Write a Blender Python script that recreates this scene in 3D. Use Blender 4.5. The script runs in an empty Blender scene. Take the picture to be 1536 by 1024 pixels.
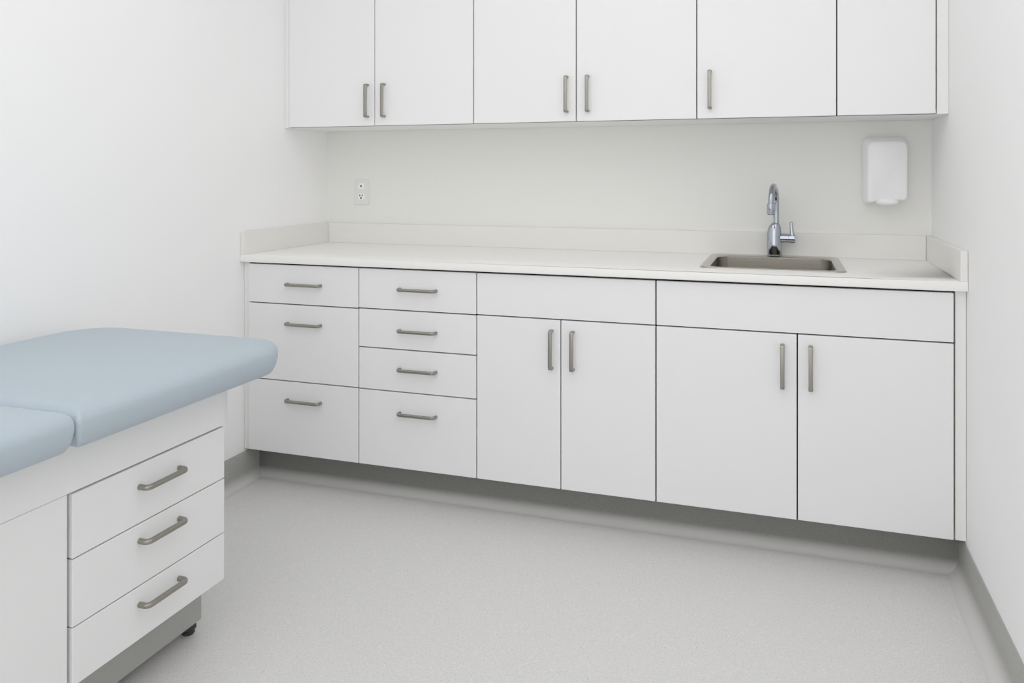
import bpy, bmesh, math
from mathutils import Vector, Matrix

scn = bpy.context.scene
COL = scn.collection
PI = math.pi

# ------------------------------------------------------------------ materials
def new_mat(name):
    m = bpy.data.materials.new(name); m.use_nodes = True
    nt = m.node_tree
    return m, nt, nt.nodes['Principled BSDF']

def srgb(r, g, b):
    f = lambda v: (v/255/12.92) if v/255 <= .04045 else ((v/255+.055)/1.055)**2.4
    return (f(r), f(g), f(b), 1)

def mat(name, col, rough=.5, metal=0, bump=0, bscale=300, spec=.5, mottle=0, mscale=8, coat=0):
    m, nt, b = new_mat(name)
    b.inputs['Base Color'].default_value = col
    b.inputs['Roughness'].default_value = rough
    b.inputs['Metallic'].default_value = metal
    b.inputs['Specular IOR Level'].default_value = spec
    b.inputs['Coat Weight'].default_value = coat
    tc = nt.nodes.new('ShaderNodeTexCoord')
    if mottle:
        n = nt.nodes.new('ShaderNodeTexNoise'); n.inputs['Scale'].default_value = mscale
        n.inputs['Detail'].default_value = 4
        nt.links.new(tc.outputs['Object'], n.inputs['Vector'])
        mx = nt.nodes.new('ShaderNodeMix'); mx.data_type = 'RGBA'
        mx.inputs[6].default_value = tuple(c*(1-mottle) for c in col[:3])+(1,)
        mx.inputs[7].default_value = tuple(min(1, c*(1+mottle)) for c in col[:3])+(1,)
        nt.links.new(n.outputs['Fac'], mx.inputs[0]); nt.links.new(mx.outputs[2], b.inputs['Base Color'])
    if bump:
        n = nt.nodes.new('ShaderNodeTexNoise'); n.inputs['Scale'].default_value = bscale
        n.inputs['Detail'].default_value = 3
        nt.links.new(tc.outputs['Object'], n.inputs['Vector'])
        bp = nt.nodes.new('ShaderNodeBump'); bp.inputs['Strength'].default_value = bump
        bp.inputs['Distance'].default_value = .001
        nt.links.new(n.outputs['Fac'], bp.inputs['Height']); nt.links.new(bp.outputs['Normal'], b.inputs['Normal'])
    return m

def speckle(name, base, dark, light, rough, scale=260, bump=.15):
    """sheet vinyl / solid surface: base colour with fine dark and light flecks"""
    m, nt, b = new_mat(name)
    tc = nt.nodes.new('ShaderNodeTexCoord')
    def fleck(sc, lo, hi, seed):
        mp = nt.nodes.new('ShaderNodeMapping'); mp.inputs['Location'].default_value = (seed, seed*2, seed*3)
        nt.links.new(tc.outputs['Object'], mp.inputs['Vector'])
        n = nt.nodes.new('ShaderNodeTexNoise'); n.inputs['Scale'].default_value = sc
        n.inputs['Detail'].default_value = 2; n.inputs['Roughness'].default_value = .6
        nt.links.new(mp.outputs['Vector'], n.inputs['Vector'])
        r = nt.nodes.new('ShaderNodeMapRange'); r.inputs['From Min'].default_value = lo; r.inputs['From Max'].default_value = hi
        nt.links.new(n.outputs['Fac'], r.inputs['Value'])
        return r.outputs['Result'], n
    f1, n1 = fleck(scale, .58, .70, 0); f2, n2 = fleck(scale*.8, .56, .70, 3.7)
    m1 = nt.nodes.new('ShaderNodeMix'); m1.data_type = 'RGBA'
    m1.inputs[6].default_value = base; m1.inputs[7].default_value = dark; nt.links.new(f1, m1.inputs[0])
    m2 = nt.nodes.new('ShaderNodeMix'); m2.data_type = 'RGBA'
    nt.links.new(m1.outputs[2], m2.inputs[6]); m2.inputs[7].default_value = light; nt.links.new(f2, m2.inputs[0])
    nt.links.new(m2.outputs[2], b.inputs['Base Color'])
    b.inputs['Roughness'].default_value = rough
    if bump:
        bp = nt.nodes.new('ShaderNodeBump'); bp.inputs['Strength'].default_value = bump; bp.inputs['Distance'].default_value = .001
        nt.links.new(n1.outputs['Fac'], bp.inputs['Height']); nt.links.new(bp.outputs['Normal'], b.inputs['Normal'])
    return m

def cove_blend(m, floor_col):  # fades the painted cove shade into floor colour towards the floor
    nt = m.node_tree; b = nt.nodes['Principled BSDF']
    src = b.inputs['Base Color'].links[0].from_socket
    g = nt.nodes.new('ShaderNodeNewGeometry'); sp = nt.nodes.new('ShaderNodeSeparateXYZ')
    nt.links.new(g.outputs['Position'], sp.inputs[0])
    r = nt.nodes.new('ShaderNodeMapRange'); r.inputs['From Min'].default_value = .0; r.inputs['From Max'].default_value = .038
    r.interpolation_type = 'SMOOTHSTEP'
    nt.links.new(sp.outputs['Z'], r.inputs['Value'])
    mx = nt.nodes.new('ShaderNodeMix'); mx.data_type = 'RGBA'; mx.inputs[6].default_value = floor_col
    nt.links.new(r.outputs['Result'], mx.inputs[0]); nt.links.new(src, mx.inputs[7]); nt.links.new(mx.outputs[2], b.inputs['Base Color'])

def brushed(name, col, rough, axis=0):
    m, nt, b = new_mat(name)
    b.inputs['Metallic'].default_value = 1; b.inputs['Base Color'].default_value = col
    tc = nt.nodes.new('ShaderNodeTexCoord'); mp = nt.nodes.new('ShaderNodeMapping')
    sc = [900, 900, 900]; sc[axis] = 12
    mp.inputs['Scale'].default_value = sc
    nt.links.new(tc.outputs['Object'], mp.inputs['Vector'])
    n = nt.nodes.new('ShaderNodeTexNoise'); n.inputs['Scale'].default_value = 1
    nt.links.new(mp.outputs['Vector'], n.inputs['Vector'])
    r = nt.nodes.new('ShaderNodeMapRange'); r.inputs['To Min'].default_value = rough*.8; r.inputs['To Max'].default_value = rough*1.25
    nt.links.new(n.outputs['Fac'], r.inputs['Value']); nt.links.new(r.outputs['Result'], b.inputs['Roughness'])
    return m

M = dict(
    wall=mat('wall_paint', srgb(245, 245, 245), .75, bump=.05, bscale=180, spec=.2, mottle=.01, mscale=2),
    wall_left=mat('wall_paint_left', srgb(248, 248, 248), .75, bump=.05, bscale=180, spec=.2, mottle=.005, mscale=2),  # same wall paint, whitened to stand in for stronger light on this wall
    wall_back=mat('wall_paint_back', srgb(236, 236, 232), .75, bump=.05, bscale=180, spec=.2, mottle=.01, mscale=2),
    ceiling=mat('ceiling_paint', srgb(250, 250, 250), .8, spec=.2, bump=.05, bscale=120),
    laminate=mat('white_laminate', srgb(234, 234, 235), .45, spec=.35, bump=.03, bscale=500, mottle=.005),
    upper=mat('white_laminate_upper', srgb(238, 238, 238), .45, spec=.35, bump=.03, bscale=500, mottle=.005),
    table_laminate=mat('white_laminate_table', srgb(229, 229, 229), .45, spec=.35, bump=.03, bscale=500, mottle=.005),  # darker copy of the laminate; weaker side light put into its colour
    filler=mat('white_laminate_filler', srgb(237, 237, 235), .5, spec=.3, bump=.03, bscale=500),
    edge=mat('shadow_gap_edging', srgb(28, 28, 26), .8, spec=.1, mottle=.05),  # near-black front edges: shade of the gaps put into the colour
    inside=mat('cabinet_interior', srgb(60, 60, 58), .8, spec=.1, mottle=.02),  # inside coloured dark so the gaps between fronts look shaded
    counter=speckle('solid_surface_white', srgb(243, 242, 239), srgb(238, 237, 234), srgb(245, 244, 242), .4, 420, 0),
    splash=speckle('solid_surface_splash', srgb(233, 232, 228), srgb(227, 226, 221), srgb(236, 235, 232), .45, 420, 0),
    floor=speckle('sheet_vinyl_grey', srgb(213, 212, 211), srgb(176, 175, 174), srgb(224, 223, 222), .5, 230, .1),
    cove_wall=speckle('sheet_vinyl_cove_wall', srgb(163, 163, 159), srgb(144, 144, 140), srgb(175, 175, 171), .5, 260, .1),  # floor vinyl darkened: shade on upright faces put into the colour
    cove=speckle('sheet_vinyl_cove', srgb(116, 116, 112), srgb(98, 98, 94), srgb(128, 128, 124), .5, 260, .1),  # wall cove vinyl again, darkened further to paint in toe-kick shade
    nickel=brushed('brushed_nickel', srgb(150, 147, 138), .36),
    steel=brushed('brushed_steel', srgb(188, 185, 177), .25),
    basin=brushed('brushed_steel_basin', srgb(160, 156, 147), .24),
    chrome=mat('polished_chrome', srgb(168, 174, 183), .06, metal=1, mottle=.01),
    dark=mat('dark_rubber', srgb(42, 44, 44), .6, bump=.1),
    hole=mat('black_slot', srgb(20, 20, 20), .8, mottle=.05),
    plastic=mat('white_plastic', srgb(246, 246, 248), .3, spec=.5, mottle=.003),
    ivory=mat('outlet_plastic', srgb(229, 229, 227), .35, spec=.5, mottle=.003),
    vinyl=mat('blue_upholstery_vinyl', srgb(170, 184, 194), .45, spec=.65, bump=.8, bscale=420, mottle=.015, mscale=40),
    plinth=mat('grey_plinth', srgb(158, 158, 154), .5, mottle=.01),
)

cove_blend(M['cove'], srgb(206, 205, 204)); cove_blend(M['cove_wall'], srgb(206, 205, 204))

# ------------------------------------------------------------------ mesh helpers
def link(name, bm, m, parent=None, smooth=False, angle=35):
    me = bpy.data.meshes.new(name)
    bmesh.ops.recalc_face_normals(bm, faces=bm.faces)
    if smooth:
        for f in bm.faces: f.smooth = True
        for e in bm.edges:
            if len(e.link_faces) == 2 and e.calc_face_angle(0) > math.radians(angle): e.smooth = False
    bm.to_mesh(me); bm.free()
    for mm in (m if isinstance(m, (list, tuple)) else [m]): me.materials.append(mm)
    o = bpy.data.objects.new(name, me); COL.objects.link(o)
    if parent: o.parent = parent
    return o

def add_box(bm, a, b, bevel=0, seg=1, mi=0):
    x0, y0, z0 = a; x1, y1, z1 = b
    t = bmesh.new()
    bmesh.ops.create_cube(t, size=1)
    for v in t.verts:
        v.co = Vector(((x0+x1)/2+v.co.x*(x1-x0), (y0+y1)/2+v.co.y*(y1-y0), (z0+z1)/2+v.co.z*(z1-z0)))
    if bevel: bmesh.ops.bevel(t, geom=t.edges[:], offset=bevel, segments=seg, profile=.5, affect='EDGES')
    for f in t.faces: f.material_index = mi
    merge(bm, t)

def merge(bm, t):
    me = bpy.data.meshes.new('tmp'); t.to_mesh(me); t.free(); bm.from_mesh(me); bpy.data.meshes.remove(me)

def box(name, a, b, m, parent=None, bevel=0, seg=1):
    bm = bmesh.new(); add_box(bm, a, b, bevel, seg)
    return link(name, bm, m, parent)

def thing(name, label, cat, loc=(0, 0, 0), group=None):
    o = bpy.data.objects.new(name, None); COL.objects.link(o); o.location = loc
    o.empty_display_size = .05
    o['label'] = label; o['category'] = cat
    if group: o['group'] = group
    return o

def struct(o): o['kind'] = 'structure'; return o

def sweep(bm, pts, sect, up=Vector((0, 0, 1)), caps=True, scales=None):
    """sweep a closed 2-D section (list of (u,v)) along pts; u is along `side`, v along `up`-ish"""
    rings = []
    n = len(pts)
    for i, p in enumerate(pts):
        p = Vector(p)
        if i == 0: t = Vector(pts[1])-p
        elif i == n-1: t = p-Vector(pts[i-1])
        else: t = (Vector(pts[i+1])-p).normalized()+(p-Vector(pts[i-1])).normalized()
        t.normalize()
        side = t.cross(up).normalized(); u2 = side.cross(t).normalized()
        s = scales[i] if scales else 1
        rings.append([bm.verts.new(p+side*(a*s)+u2*(b*s)) for a, b in sect])
    m = len(sect)
    for r0, r1 in zip(rings, rings[1:]):
        for k in range(m):
            bm.faces.new((r0[k], r0[(k+1) % m], r1[(k+1) % m], r1[k]))
    if caps: bm.faces.new(rings[0][::-1]); bm.faces.new(rings[-1])

def sup(rx, ry, p=2.0, n=20):
    r = []
    for k in range(n):
        a = 2*PI*k/n; c, s = math.cos(a), math.sin(a)
        r.append((rx*math.copysign(abs(c)**(2/p), c), ry*math.copysign(abs(s)**(2/p), s)))
    return r

def rrect(x0, y0, x1, y1, r, n=6):
    out = []
    rs = r if isinstance(r, (tuple, list)) else (r,)*4
    for (cx, cy, a0), q in zip(((x1, y1, 0), (x0, y1, PI/2), (x0, y0, PI), (x1, y0, 1.5*PI)), rs):
        mx = cx-q if cx == x1 else cx+q; my = cy-q if cy == y1 else cy+q
        for k in range(n+1):
            a = a0+PI/2*k/n
            out.append((mx+q*math.cos(a), my+q*math.sin(a)))
    return out

def loft(bm, rings, cap0=True, cap1=True, mi=0):
    R = [[bm.verts.new(v) for v in r] for r in rings]
    m = len(R[0])
    for a, b in zip(R, R[1:]):
        for k in range(m):
            f = bm.faces.new((a[k], a[(k+1) % m], b[(k+1) % m], b[k])); f.material_index = mi
    if cap0: bm.faces.new(R[0][::-1]).material_index = mi
    if cap1: bm.faces.new(R[-1]).material_index = mi
    return R

def cyl(bm, c, r, h, axis='z', n=24, r2=None, bevel=0):
    c = Vector(c); r2 = r if r2 is None else r2
    prof = [(0, r-bevel), (bevel, r), (h-bevel, r2), (h, r2-bevel)] if bevel else [(0, r), (h, r2)]
    rings = []
    for d, q in prof:
        ring = []
        for k in range(n):
            a = 2*PI*k/n; u, v = q*math.cos(a), q*math.sin(a)
            ring.append(c+Vector({'z': (u, v, d), 'y': (u, d, v), 'x': (d, u, v)}[axis]))
        rings.append(ring)
    loft(bm, rings)

# ------------------------------------------------------------------ room
XR = 2.5357; ZC = 2.62; YF = -4.6
T = .12
struct(box('floor', (-T, YF-T, -.1), (XR+T, T, 0), M['floor']))
struct(box('ceiling', (-T, YF-T, ZC), (XR+T, T, ZC+.1), M['ceiling']))
struct(box('wall_back', (-T, 0, 0), (XR+T, T, ZC), M['wall_back']))
struct(box('wall_left', (-T, YF, 0), (0, 0, ZC), M['wall_left']))
struct(box('wall_right', (XR, YF, 0), (XR+T, 0, ZC), M['wall']))
struct(box('wall_front', (-T, YF-T, 0), (XR+T, YF, ZC), M['wall']))

def cove_profile(h, th=.004, r=.042, n=10):
    """closed (out, up) profile of a flash-coved skirting; out = distance from wall"""
    p = [(0, 0.0005), (0, h), (th*.6, h), (th, h-.002), (th, r)]
    for k in range(1, n+1):
        a = PI/2*k/n
        p.append((th+r-r*math.cos(a), r-r*math.sin(a)+.0008))
    return p

def extrude_profile(name, prof, a, b, outdir, m):
    bm = bmesh.new(); a, b = Vector(a), Vector(b); o = Vector(outdir)
    loft(bm, [[p+o*u+Vector((0, 0, v)) for u, v in prof] for p in (a, b)])
    return struct(link(name, bm, m, smooth=True, angle=50))

YT = -.512                                                  # toe-kick face
extrude_profile('baseboard_left', cove_profile(.119), (0, YF, 0), (0, YT, 0), (1, 0, 0), M['cove_wall'])
extrude_profile('baseboard_right', cove_profile(.119), (XR, YF, 0), (XR, YT, 0), (-1, 0, 0), M['cove_wall'])
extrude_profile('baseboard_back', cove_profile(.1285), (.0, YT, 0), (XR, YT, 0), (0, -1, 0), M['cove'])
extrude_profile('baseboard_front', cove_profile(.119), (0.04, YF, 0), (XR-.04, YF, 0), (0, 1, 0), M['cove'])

# ------------------------------------------------------------------ handles
def arc_path(L, so, r, n=6):
    """D-pull path in (along, out), from post foot to post foot"""
    p = [(-L/2, 0), (-L/2, so-r)]
    for k in range(1, n): a = PI/2*k/n; p.append((-L/2+r-r*math.cos(a), so-r+r*math.sin(a)))
    p.append((-L/2+r, so))
    q = [(-u, v) for u, v in p[::-1]]
    return p+q

_hm = {}
def handle(parent, kind, L, loc, out):
    """kind 'h' bent round pull (horizontal), 'v' flat straight pull (vertical). out '-y' or '+x'"""
    key = (kind, round(L, 3), out)
    if key not in _hm:
        bm = bmesh.new()
        if kind == 'h':
            path = arc_path(L, .026, .011); sect = sup(.0060, .0060, 2.6, 20)
            pts = [(u, -v, 0) if out == '-y' else (v, u, 0) for u, v in path]
            sweep(bm, pts, sect, up=Vector((0, 0, 1)))
        else:
            path = arc_path(L, .026, .004, 4)
            pts = [(0, -v, u) for u, v in path]
            sweep(bm, pts, sup(.0042, .0065, 5, 24), up=Vector((1, 0, 0)))
        o = link('handle', bm, M['nickel'], parent, smooth=True, angle=50); _hm[key] = o.data
    else:
        o = bpy.data.objects.new('handle', _hm[key]); COL.objects.link(o); o.parent = parent
    o.location = loc
    return o

# ------------------------------------------------------------------ cabinets
YD = -.622; YB = -.606; TH = .017
def carcass(parent, x0, x1, z0, z1, yf, yb, mainmat, openings=(), top=True):
    """open-fronted box of panels; front edges carry the dark edging"""
    bm = bmesh.new(); t = .016
    add_box(bm, (x0, yf, z0), (x0+t, yb, z1)); add_box(bm, (x1-t, yf, z0), (x1, yb, z1))
    add_box(bm, (x0+t, yf, z0), (x1-t, yb, z0+t)); add_box(bm, (x0+t, yf, z1-t), (x1-t, yb if top else yf+.06, z1))
    add_box(bm, (x0+t, yb-.006, z0+t), (x1-t, yb, z1-t))
    for z in openings: add_box(bm, (x0+t, yf, z-.008), (x1-t, yf+.08, z+.008))
    cx, cz = (x0+x1)/2, (z0+z1)/2
    bm.normal_update()
    for f in bm.faces:
        c = f.calc_center_median()
        if f.normal.y < -.9 and c.y < yf+.01: f.material_index = 1
        elif x0+.001 < c.x < x1-.001 and z0+.001 < c.z < z1-.001: f.material_index = 2
    return link('carcass', bm, [mainmat, M['edge'], M['inside']], parent)

def front(name, parent, x0, x1, z0, z1, yd=YD, m=None, g=.0017):
    return box(name, (x0+g, yd, z0+g), (x1-g, yd+TH, z1-g), m or M['laminate'], parent, bevel=.0012, seg=2)

ZB = .1315; ZT = .8655
def base_cab(x0, x1, label, wallL=None, wallR=None):
    o = thing('base_cabinet', label, 'cabinet', (0, 0, 0), 'white base cabinets under the countertop')
    ox = (x0+x1)/2; o.location = (ox, -.30, ZB)
    return o, ox
def L(o):  # helper converting world coordinates to the thing's local ones
    lx, ly, lz = o.location
    return lambda x, y, z: (x-lx, y-ly, z-lz)

def lfront(name, o, x0, x1, z0, z1, yd, m=None):
    l = L(o); a = l(x0, yd, z0); b = l(x1, yd+TH, z1); g = .0023
    return box(name, (a[0]+g, a[1], a[2]+g), (b[0]-g, b[1], b[2]-g), m or M['laminate'], o, bevel=.0012, seg=2)

def lcarcass(o, x0, x1, z0, z1, yf, yb, m, ops=(), top=True):
    l = L(o); a = l(x0, yf, z0); b = l(x1, yb, z1)
    return carcass(o, a[0], b[0], a[2], b[2], a[1], b[1], m, [z-o.location[2] for z in ops], top)

X = [.0285, .5188, .9912, 1.6248, 2.5020]
TOPS = .7155
# unit 1: three drawers
o, _ = base_cab(X[0], X[1], 'white three-drawer base cabinet at the left end against the wall')
l = L(o)
lcarcass(o, X[0], X[1], ZB, .868, YB+.002, -.012, M['filler'], (.7125, .4160))
box('filler_strip', l(.0012, YB-.004, ZB), l(X[0]-.002, YB+.014, .8675), M['filler'], o, bevel=.0008)
for z0, z1, hz in ((.7125, ZT, .7905), (.4160, .7125, .6388), (ZB+.0015, .4160, .3440)):
    d = lfront('drawer', o, X[0], X[1], z0, z1, YD)
    handle(d, 'h', .145, l(.2835, YD+.002, hz), '-y')
# unit 2: four drawers
o, _ = base_cab(X[1], X[2], 'white four-drawer base cabinet, second from the left wall')
l = L(o)
lcarcass(o, X[1]+.0005, X[2], ZB, .868, YB+.002, -.012, M['filler'], (.7145, .5705, .4150))
for z0, z1, hz in ((.7145, ZT, .7925), (.5705, .7145, .6410), (.4150, .5705, .4990), (ZB+.0015, .4150, .3380)):
    d = lfront('drawer', o, X[1], X[2], z0, z1, YD)
    handle(d, 'h', .145, l(.7620, YD+.002, hz), '-y')
# unit 3: panel + 2 doors
o, _ = base_cab(X[2], X[3], 'white double-door base cabinet with plain top panel, left of the sink cabinet')
l = L(o)
lcarcass(o, X[2]+.0005, X[3], ZB, .868, YB+.002, -.012, M['filler'], (TOPS,))
lfront('top_panel', o, X[2], X[3], TOPS, ZT, YD)
for x0, x1, hx in ((X[2], 1.3002, 1.2685), (1.3002, X[3], 1.3435)):
    d = lfront('door', o, x0, x1, ZB+.0015, TOPS, YD)
    handle(d, 'v', .128, l(hx, YD+.002, .6125), '-y')
# unit 4: sink base
o, _ = base_cab(X[3], X[4], 'wide white double-door sink base cabinet at the right wall')
l = L(o)
lcarcass(o, X[3]+.0005, X[4]-.001, ZB, .868, YB+.002, -.012, M['filler'], (), False)
lfront('top_panel', o, X[3], X[4], TOPS, ZT, YD)
for x0, x1, hx in ((X[3], 2.0648, 2.0205), (2.0648, X[4], 2.1035)):
    d = lfront('door', o, x0, x1, ZB+.0015, TOPS, YD)
    handle(d, 'v', .131, l(hx, YD+.002, .6130), '-y')
box('filler_strip', l(X[4]+.004, YB-.004, ZB), l(XR-.0012, YB+.014, .8675), M['filler'], o, bevel=.0008)

# ------------------------------------------------------------------ countertop
ct = thing('countertop', 'long white solid countertop with low backsplash running over the base cabinets', 'countertop', (XR/2, -.32, .87))
l = L(ct)
SX0, SX1, SY0, SY1 = 1.753, 2.2170, -.524, -.030            # sink rim outline
HX0, HX1, HY0, HY1 = 1.776, 2.194, -.500, -.066             # cut-out
def slab_with_hole(parent):
    bm = bmesh.new()
    c = .0025
    x0, x1, y0, y1 = .0012, XR-.0012, -.635, -.0012
    gx = [x0, HX0, HX1, x1]; gy = [y0, HY0, HY1, y1]
    for i in range(3):
        for j in range(3):
            if i == 1 and j == 1: continue
            add_box(bm, l(gx[i], gy[j], .8702), l(gx[i+1], gy[j+1], .8992))
    bmesh.ops.remove_doubles(bm, verts=bm.verts, dist=1e-5)
    # remove interior duplicate faces
    seen = {}
    for f in bm.faces[:]:
        k = tuple(round(v, 4) for v in f.calc_center_median())
        seen.setdefault(k, []).append(f)
    dead = [f for fs in seen.values() if len(fs) > 1 for f in fs]
    bmesh.ops.delete(bm, geom=dead, context='FACES_ONLY')
    es = [e for e in bm.edges if all(abs(v.co.y-(y0-ct.location[1])) < 1e-4 for v in e.verts) and abs(e.verts[0].co.x-e.verts[1].co.x) > .01]
    bmesh.ops.bevel(bm, geom=es, offset=c, segments=3, profile=.5, affect='EDGES')
    return link('top', bm, M['counter'], parent, smooth=True, angle=40)
slab_with_hole(ct)
ZS = .9895
box('backsplash', l(.0215, -.0200, .8994), l(XR-.0215, -.0012, ZS), M['splash'], ct, bevel=.001, seg=2)
for x0, x1 in ((.0012, .0205), (XR-.0205, XR-.0012)):
    box('side_splash', l(x0, -.6345, .8994), l(x1, -.0012, ZS), M['splash'], ct, bevel=.001, seg=2)

# ------------------------------------------------------------------ sink
sk = thing('sink', 'rectangular stainless steel drop-in sink set in the white countertop', 'sink', ((SX0+SX1)/2, (SY0+SY1)/2, .8992))
l = L(sk)
BX0, BX1, BY0, BY1 = 1.783, 2.187, -.494, -.098
def ring(x0, y0, x1, y1, r, z, n=8): return [Vector(l(a, b, z)) for a, b in rrect(x0, y0, x1, y1, r, n)]
bm = bmesh.new()
loft(bm, [ring(SX0, SY0, SX1, SY1, .036, .8996), ring(SX0+.002, SY0+.002, SX1-.002, SY1-.002, .035, .9030),
          ring(SX0+.006, SY0+.006, SX1-.006, SY1-.006, .033, .9040),
          ring(BX0-.008, BY0-.008, BX1+.008, BY1+.008, .040, .9034),
          ring(BX0-.003, BY0-.003, BX1+.003, BY1+.003, .042, .9022),
          ring(BX0, BY0, BX1, BY1, .042, .8975)], False, False)
link('rim', bm, M['steel'], sk, smooth=True, angle=60)
bm = bmesh.new()
rs = [ring(BX0, BY0, BX1, BY1, .042, .8978)]
dz = .72
rs.append(ring(BX0+.004, BY0+.004, BX1-.004, BY1-.004, .042, .76))
for k in range(1, 6):
    a = PI/2*k/5; q = .03*(1-math.cos(a)); 
    rs.append(ring(BX0+.005+.03*(1-math.cos(a)), BY0+.005+q, BX1-.005-q, BY1-.005-q, .042, .76-.03*math.sin(a)-.0))
loft(bm, rs, False, True)
link('basin', bm, M['basin'], sk, smooth=True, angle=60)
bm = bmesh.new(); cx, cy = (BX0+BX1)/2, (BY0+BY1)/2
cyl(bm, l(cx, cy, .7302), .042, .003, bevel=.001); cyl(bm, l(cx, cy, .7330), .028, .006, bevel=.002)
link('drain', bm, M['chrome'], sk, smooth=True)

# ------------------------------------------------------------------ faucet
FX, FY = 1.9895, -.068
fc = thing('faucet', 'tall chrome gooseneck faucet with side lever behind the sink', 'faucet', (FX, FY, .9037))
bm = bmesh.new()
loft(bm, [[Vector((a, b, z)) for a, b in sup(r*1.0, r*.86, 2.2, 28)] for z, r in ((0.0002, .031), (.003, .031), (.0055, .028))])
link('base_ring', bm, M['chrome'], fc, smooth=True)
bm = bmesh.new()   # swelling body, wider on the left
prof = [(.005, .026, 0), (.012, .0268, 0), (.05, .0270, -.001), (.088, .0262, -.0008), (.104, .0240, 0), (.115, .0200, .0015), (.123, .0150, .003), (.128, .0105, .0045)]
loft(bm, [[Vector((a+ox, b, z)) for a, b in sup(r, r*.85, 2.3, 28)] for z, r, ox in prof])
link('body', bm, M['chrome'], fc, smooth=True)
bm = bmesh.new()   # gooseneck: rises, arches forward and slightly left
pts = []; dirv = Vector((-.12, -.99, 0)).normalized()
base = Vector((.006, 0, 0)); R = .068; zt = .198
for k in range(8): pts.append(base+Vector((0, 0, .12+(zt-.12)*k/7)))
for k in range(1, 17):
    a = PI*k/16*1.0
    pts.append(base+dirv*(R-R*math.cos(a))+Vector((0, 0, zt+R*math.sin(a))))
end = pts[-1]
pts.append(end+Vector((0, 0, -.004)))
up = dirv.cross(Vector((0, 0, 1))).normalized()
sweep(bm, pts, sup(.0105, .0105, 2, 24), up=up)
link('spout', bm, M['chrome'], fc, smooth=True, angle=60)
bm = bmesh.new(); e2 = pts[-1]
loft(bm, [[e2+Vector((r*math.cos(2*PI*k/24), r*math.sin(2*PI*k/24), dz)) for k in range(24)]
          for dz, r in ((.010, .0108), (.009, .0140), (.006, .0146), (-.022, .0152), (-.024, .0142), (-.029, .0142), (-.031, .0126))])
link('spray_head', bm, M['chrome'], fc, smooth=True)
bm = bmesh.new()   # side hub + lever
def xring(x, r, z=.068, p=2.2): return [Vector((x, r*.95*math.cos(2*PI*k/24), z+r*math.sin(2*PI*k/24))) for k in range(24)]
loft(bm, [xring(.020, .0165), (xring(.050, .0165)), xring(.0505, .0150), xring(.0525, .0150), xring(.053, .0172), xring(.071, .0182), xring(.0735, .0160)])
link('valve', bm, M['chrome'], fc, smooth=True)
bm = bmesh.new()
sweep(bm, [(.064, -.004, .074), (.063, -.004, .086), (.0615, -.003, .100), (.0602, -.002, .118), (.0598, -.001, .128), (.0596, -.001, .131)],
      sup(.0058, .0058, 2.4, 18), up=Vector((0, 1, 0)), scales=[1.6, 1.4, 1.2, 1.1, 1.0, .6])
link('lever', bm, M['chrome'], fc, smooth=True)

# ------------------------------------------------------------------ upper cabinets
UY = -.339; UZ0 = 1.4115; UZ1 = 2.25
UX = [.0205, .4325, .8680, 1.2830, 1.7275, 2.1945, 2.4985]
def upper(x0, x1, label):
    return thing('wall_cabinet', label, 'cabinet', ((x0+x1)/2, -.16, UZ0), 'white wall cabinets above the countertop')
HZU = 1.5155
for i, (a, b, c, lab) in enumerate(((0, 1, 2, 'white double-door wall cabinet nearest the left wall, above the outlet'),
                                    (2, 3, 4, 'white double-door wall cabinet in the middle of the upper row'),
                                    (4, 5, 6, 'white wall cabinet with a single handle, above the sink by the right wall'))):
    x0, x1, x2 = UX[a], UX[b], UX[c]
    o = upper(x0, x2, lab); l = L(o)
    lcarcass(o, x0+.0004, x2-.0004, UZ0+.001, UZ1, UY+TH+.002, -.001, M['upper'])
    for q0, q1, hx in ((x0, x1, [.4010, 1.2470, 1.7745][i]), (x1, x2, [.4770, 1.3285, None][i])):
        d = lfront('door', o, q0, q1, UZ0, UZ1, UY, M['upper'])
        if hx: handle(d, 'v', .130, l(hx, UY+.002, HZU), '-y')
    if i == 0: box('filler_strip', l(.001, UY+.004, UZ0), l(x0-.0015, UY+TH+.004, UZ1), M['filler'], o, bevel=.0006)
    if i == 2: box('filler_strip', l(x2+.002, UY+.004, UZ0), l(XR-.001, UY+TH+.004, UZ1), M['filler'], o, bevel=.0006)
    # continuous underside strip covering the bottom to the wall
    if i == 0: box('underside_filler', l(.001, UY+TH+.004, UZ0+.001), l(x0-.0004, -.001, UZ0+.016), M['upper'], o)
    if i == 2: box('underside_filler', l(x2+.0004, UY+TH+.004, UZ0+.001), l(XR-.001, -.001, UZ0+.016), M['upper'], o)

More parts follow.
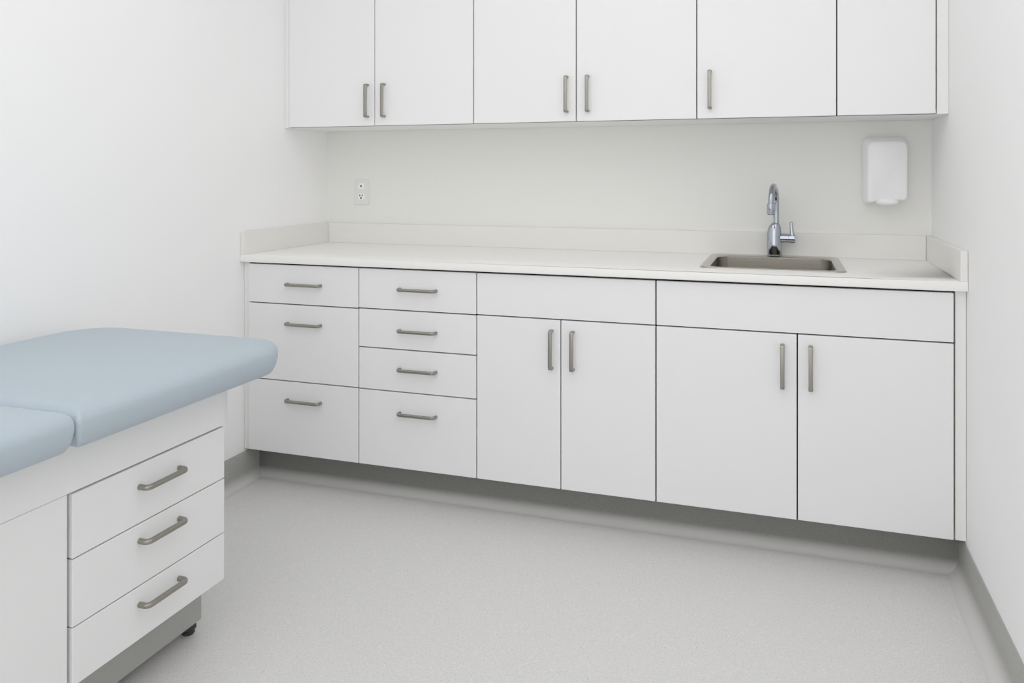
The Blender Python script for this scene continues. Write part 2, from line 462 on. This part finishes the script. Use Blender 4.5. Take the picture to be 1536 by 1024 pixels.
# ------------------------------------------------------------------ outlet
ol = thing('power_outlet', 'white duplex power outlet plate on the back wall above the counter', 'outlet', (.184, -.0005, 1.132))
bm = bmesh.new()
def pring(w, h, r, y): return [Vector((a, y, b)) for a, b in rrect(-w, -h, w, h, r, 4)]
loft(bm, [pring(.0375, .0585, .003, 0), pring(.0375, .0585, .003, -.003), pring(.0350, .0560, .003, -.0055)])
link('cover_plate', bm, M['ivory'], ol, smooth=True, angle=25)
for zc, kind in ((.028, 'a'), (-.020, 'b')):
    bm = bmesh.new(); zz = zc
    loft(bm, [[Vector((a, y, zz+b)) for a, b in sup(.0165*s, .0150*s, 3.0, 24)] for y, s in ((-.0054, 1), (-.0075, 1), (-.0080, .95))])
    r = link('receptacle', bm, M['plastic'], ol, smooth=True)
    bm = bmesh.new()
    if kind == 'a':
        cyl(bm, (0, -.0090, zz+.0), .0042, .0012, 'y', 16)
    else:
        add_box(bm, (-.0082, -.0090, zz+.001), (-.0042, -.0078, zz+.0095)); add_box(bm, (.0040, -.0090, zz+.002), (.0074, -.0078, zz+.0095))
        cyl(bm, (0, -.0090, zz-.0068), .0040, .0012, 'y', 16)
    link('socket_slots', bm, M['hole'], r)

# ------------------------------------------------------------------ dispenser
dp = thing('soap_dispenser', 'white plastic wall-mounted soap dispenser with rounded corners right of the sink', 'dispenser', (2.3745, -.0005, 1.228))
W, H = .0735, .122
def outline():
    pts = []
    def arc(cx, cz, r, a0, a1, n=8):
        for k in range(n+1):
            a = math.radians(a0+(a1-a0)*k/n); pts.append((cx+r*math.cos(a), cz+r*math.sin(a)))
    arc(W-.026, H-.026, .026, 0, 90); arc(-W+.026, H-.026, .026, 90, 180)
    arc(-W+.010, -H+.010, .010, 180, 280, 6)                 # left foot
    for k in range(1, 9):                                    # rises to the centre tongue
        t = k/9; pts.append((-W+.014+t*.040, -H+.001+.010*(t*t*(3-2*t))))
    for k in range(1, 10):
        t = k/10; pts.append((-.0195+t*.058, -H+.011-.0*math.sin(PI*t)))
    arc(W-.016, -H+.026, .016, -85, 0, 6)
    return pts
OUT = outline()
bm = bmesh.new()
rings = []
for y, s, sz, dzz in ((0, 1, 1, 0), (-.040, 1, 1, 0), (-.052, .998, .998, 0), (-.060, .985, .985, -.0005), (-.088, .905, .915, -.005), (-.0935, .880, .895, -.006), (-.0955, .845, .865, -.006)):
    rings.append([Vector((a*s+(.0035 if s < .99 else 0)*(1-s)*8, y, b*sz+dzz)) for a, b in OUT])
loft(bm, rings)
link('housing', bm, M['plastic'], dp, smooth=True, angle=70)
bm = bmesh.new()
bmesh.ops.create_uvsphere(bm, u_segments=32, v_segments=16, radius=1)
for v in bm.verts: v.co = Vector((v.co.x*.038+.003, v.co.y*.024-.083, math.copysign(abs(v.co.z)**.8, v.co.z)*.0155-.1120))
link('push_lever', bm, M['plastic'], dp, smooth=True)

# ------------------------------------------------------------------ exam table
XT = .660; YE = -1.562; YN = -3.12; XL = .110
et = thing('exam_table', 'medical exam table with pale blue cushions and white drawer base by the left wall', 'exam table', (.385, -2.3, 0))
l = L(et)
DZ = [.1705, .2915, .4310, .5650]                            # drawer levels
CB = .6785                                                    # cushion underside
YDV = -2.0335                                                 # near end of drawer stack
# body shell (behind drawers and panels)
box('body', l(XL, YN, DZ[0]+.002), l(XT-.019, YE+.003, .5620), M['table_laminate'], et, bevel=.001)
box('upper_frame', l(XL, YN-.005, .5625), l(XT-.0185, YE+.037, CB-.001), M['table_laminate'], et, bevel=.0015)
box('fascia', l(XT-.018, YN-.005, .5675), l(XT, YE+.001, CB-.001), M['table_laminate'], et, bevel=.0012)
box('side_panel', l(XT-.018, YN, DZ[0]), l(XT-.004, YDV-.006, .5655), M['table_laminate'], et, bevel=.0010)
box('reveal_strip', l(XT-.019, YDV-.006, DZ[0]+.002), l(XT-.014, YE+.0005, .568), M['edge'], et)  # dark strip added behind the drawers to paint the shade in their gaps
for z0, z1, hz in ((DZ[2], DZ[3], .5135), (DZ[1], DZ[2], .3925), (DZ[0], DZ[1], .2500)):
    a = l(XT-.0165, YDV, z0); b = l(XT+.001, YE, z1); g = .0016
    d = box('drawer', (a[0], a[1]+g, a[2]+g), (b[0], b[1]-g, b[2]-g), M['table_laminate'], et, bevel=.0012, seg=2)
    hd = handle(d, 'h', .124, l(XT-.0005, -1.7905, hz), '+x')
bm = bmesh.new(); add_box(bm, l(.20, YN+.1, .036), l(.565, YE+.028, DZ[0]+.001), .001)
link('plinth', bm, M['plinth'], et)
for x, y in ((.535, YE+.012-.0), (.535, YN+.16), (.235, YE+.012), (.235, YN+.16)):
    bm = bmesh.new(); cyl(bm, l(x, y, .0005), .017, .012, bevel=.003, n=24); cyl(bm, l(x, y, .012), .021, .024, r2=.019, n=24, bevel=.004)
    link('foot', bm, M['dark'], et, smooth=True)

def cushion(x0, x1, y0, y1, z0, z1, rc, re, crown=.006, n=10, far=True):
    """upholstered pad: rounded plan (rc per corner: far-right, far-left, near-left, near-right), rolled top edge"""
    bm = bmesh.new()
    def rg(ins, z):
        rr = tuple(max(.004, r-ins) for r in rc)
        return [Vector(l(a, b, z)) for a, b in rrect(x0+ins, y0+ins, x1-ins, y1-ins, rr, 14)]
    rings = [rg(.024, z0), rg(.017, z0+.0015), rg(.0125, z0+.006), rg(.0065, z0+.018), rg(.0025, z0+.030), rg(.0005, z0+.040)]
    for k in range(0, n+1):
        a = PI/2*k/n
        rings.append(rg(re*(1-math.cos(a)), z1-crown-re*.78*(1-math.sin(a))))
    R = loft(bm, rings, True, False)
    # crowned top: shrink toward centre in steps
    prev = R[-1]; m = len(prev); cxm = sum((v.co.x for v in prev))/m; cym = (prev[0].co.y+prev[m//2].co.y)/2
    base = [v.co.copy() for v in prev]
    xs = [v.x for v in base]; ys = [v.y for v in base]; mx, my = (min(xs)+max(xs))/2, (min(ys)+max(ys))/2
    for s in (.94, .85, .7, .5, .3, .1):
        cur = [bm.verts.new((mx+(v.x-mx)*s, my+(v.y-my)*s, v.z+crown*(1-s**2.2))) for v in base]
        for k in range(m): bm.faces.new((prev[k], prev[(k+1) % m], cur[(k+1) % m], cur[k]))
        prev = cur
    bm.faces.new(prev)
    return link('cushion', bm, M['vinyl'], et, smooth=True, angle=80)
YS = -2.094
cushion(.035, .742, YS+.0012, -1.382, CB, .768, (.095, .15, .012, .012), .040)
cushion(.035, .742, YN-.03, YS-.0012, CB, .768, (.012, .012, .06, .06), .040)

# ------------------------------------------------------------------ lights
def area(name, loc, size, power, col=(1, 1, 1), rot=(0, 0, 0)):
    d = bpy.data.lights.new(name, 'AREA'); d.shape = 'RECTANGLE'; d.size, d.size_y = size; d.energy = power; d.color = col
    o = bpy.data.objects.new(name, d); COL.objects.link(o); o.location = loc; o.rotation_euler = rot
    o['kind'] = 'structure'
    return o
area('ceiling_lamp', (1.50, -2.0, ZC-.03), (1.9, 2.2), 13.5, (1, .995, .997))
area('ceiling_lamp', (1.27, -3.8, ZC-.03), (2.2, 1.0), 6, (1, .995, .997))
area('window_light', (1.60, YF+.04, 1.25), (1.8, 2.3), 12.5, (1, .995, .997), (PI/2, 0, 0))  # unseen fill light added at the front wall, which has no window
w = bpy.data.worlds.new('world'); scn.world = w; w.use_nodes = True
w.node_tree.nodes['Background'].inputs[0].default_value = (.9, .93, 1, 1)
w.node_tree.nodes['Background'].inputs[1].default_value = .5

# ------------------------------------------------------------------ camera
cd = bpy.data.cameras.new('camera'); cam = bpy.data.objects.new('camera', cd); COL.objects.link(cam)
cam.location = (2.0345, -3.2992, 1.2128); cam.rotation_euler = (PI/2, 0, .3278)
cd.sensor_width = 36; cd.lens = 1213.28/1536*36; cd.shift_y = (261.72-512)/1536; cd.clip_start = .02
scn.camera = cam
scn.view_settings.view_transform = 'Standard'
scn.view_settings.look = 'None'
scn.view_settings.exposure = -.02
scn.view_settings.gamma = 1.15
scn.cycles.max_bounces = 12; scn.cycles.diffuse_bounces = 9
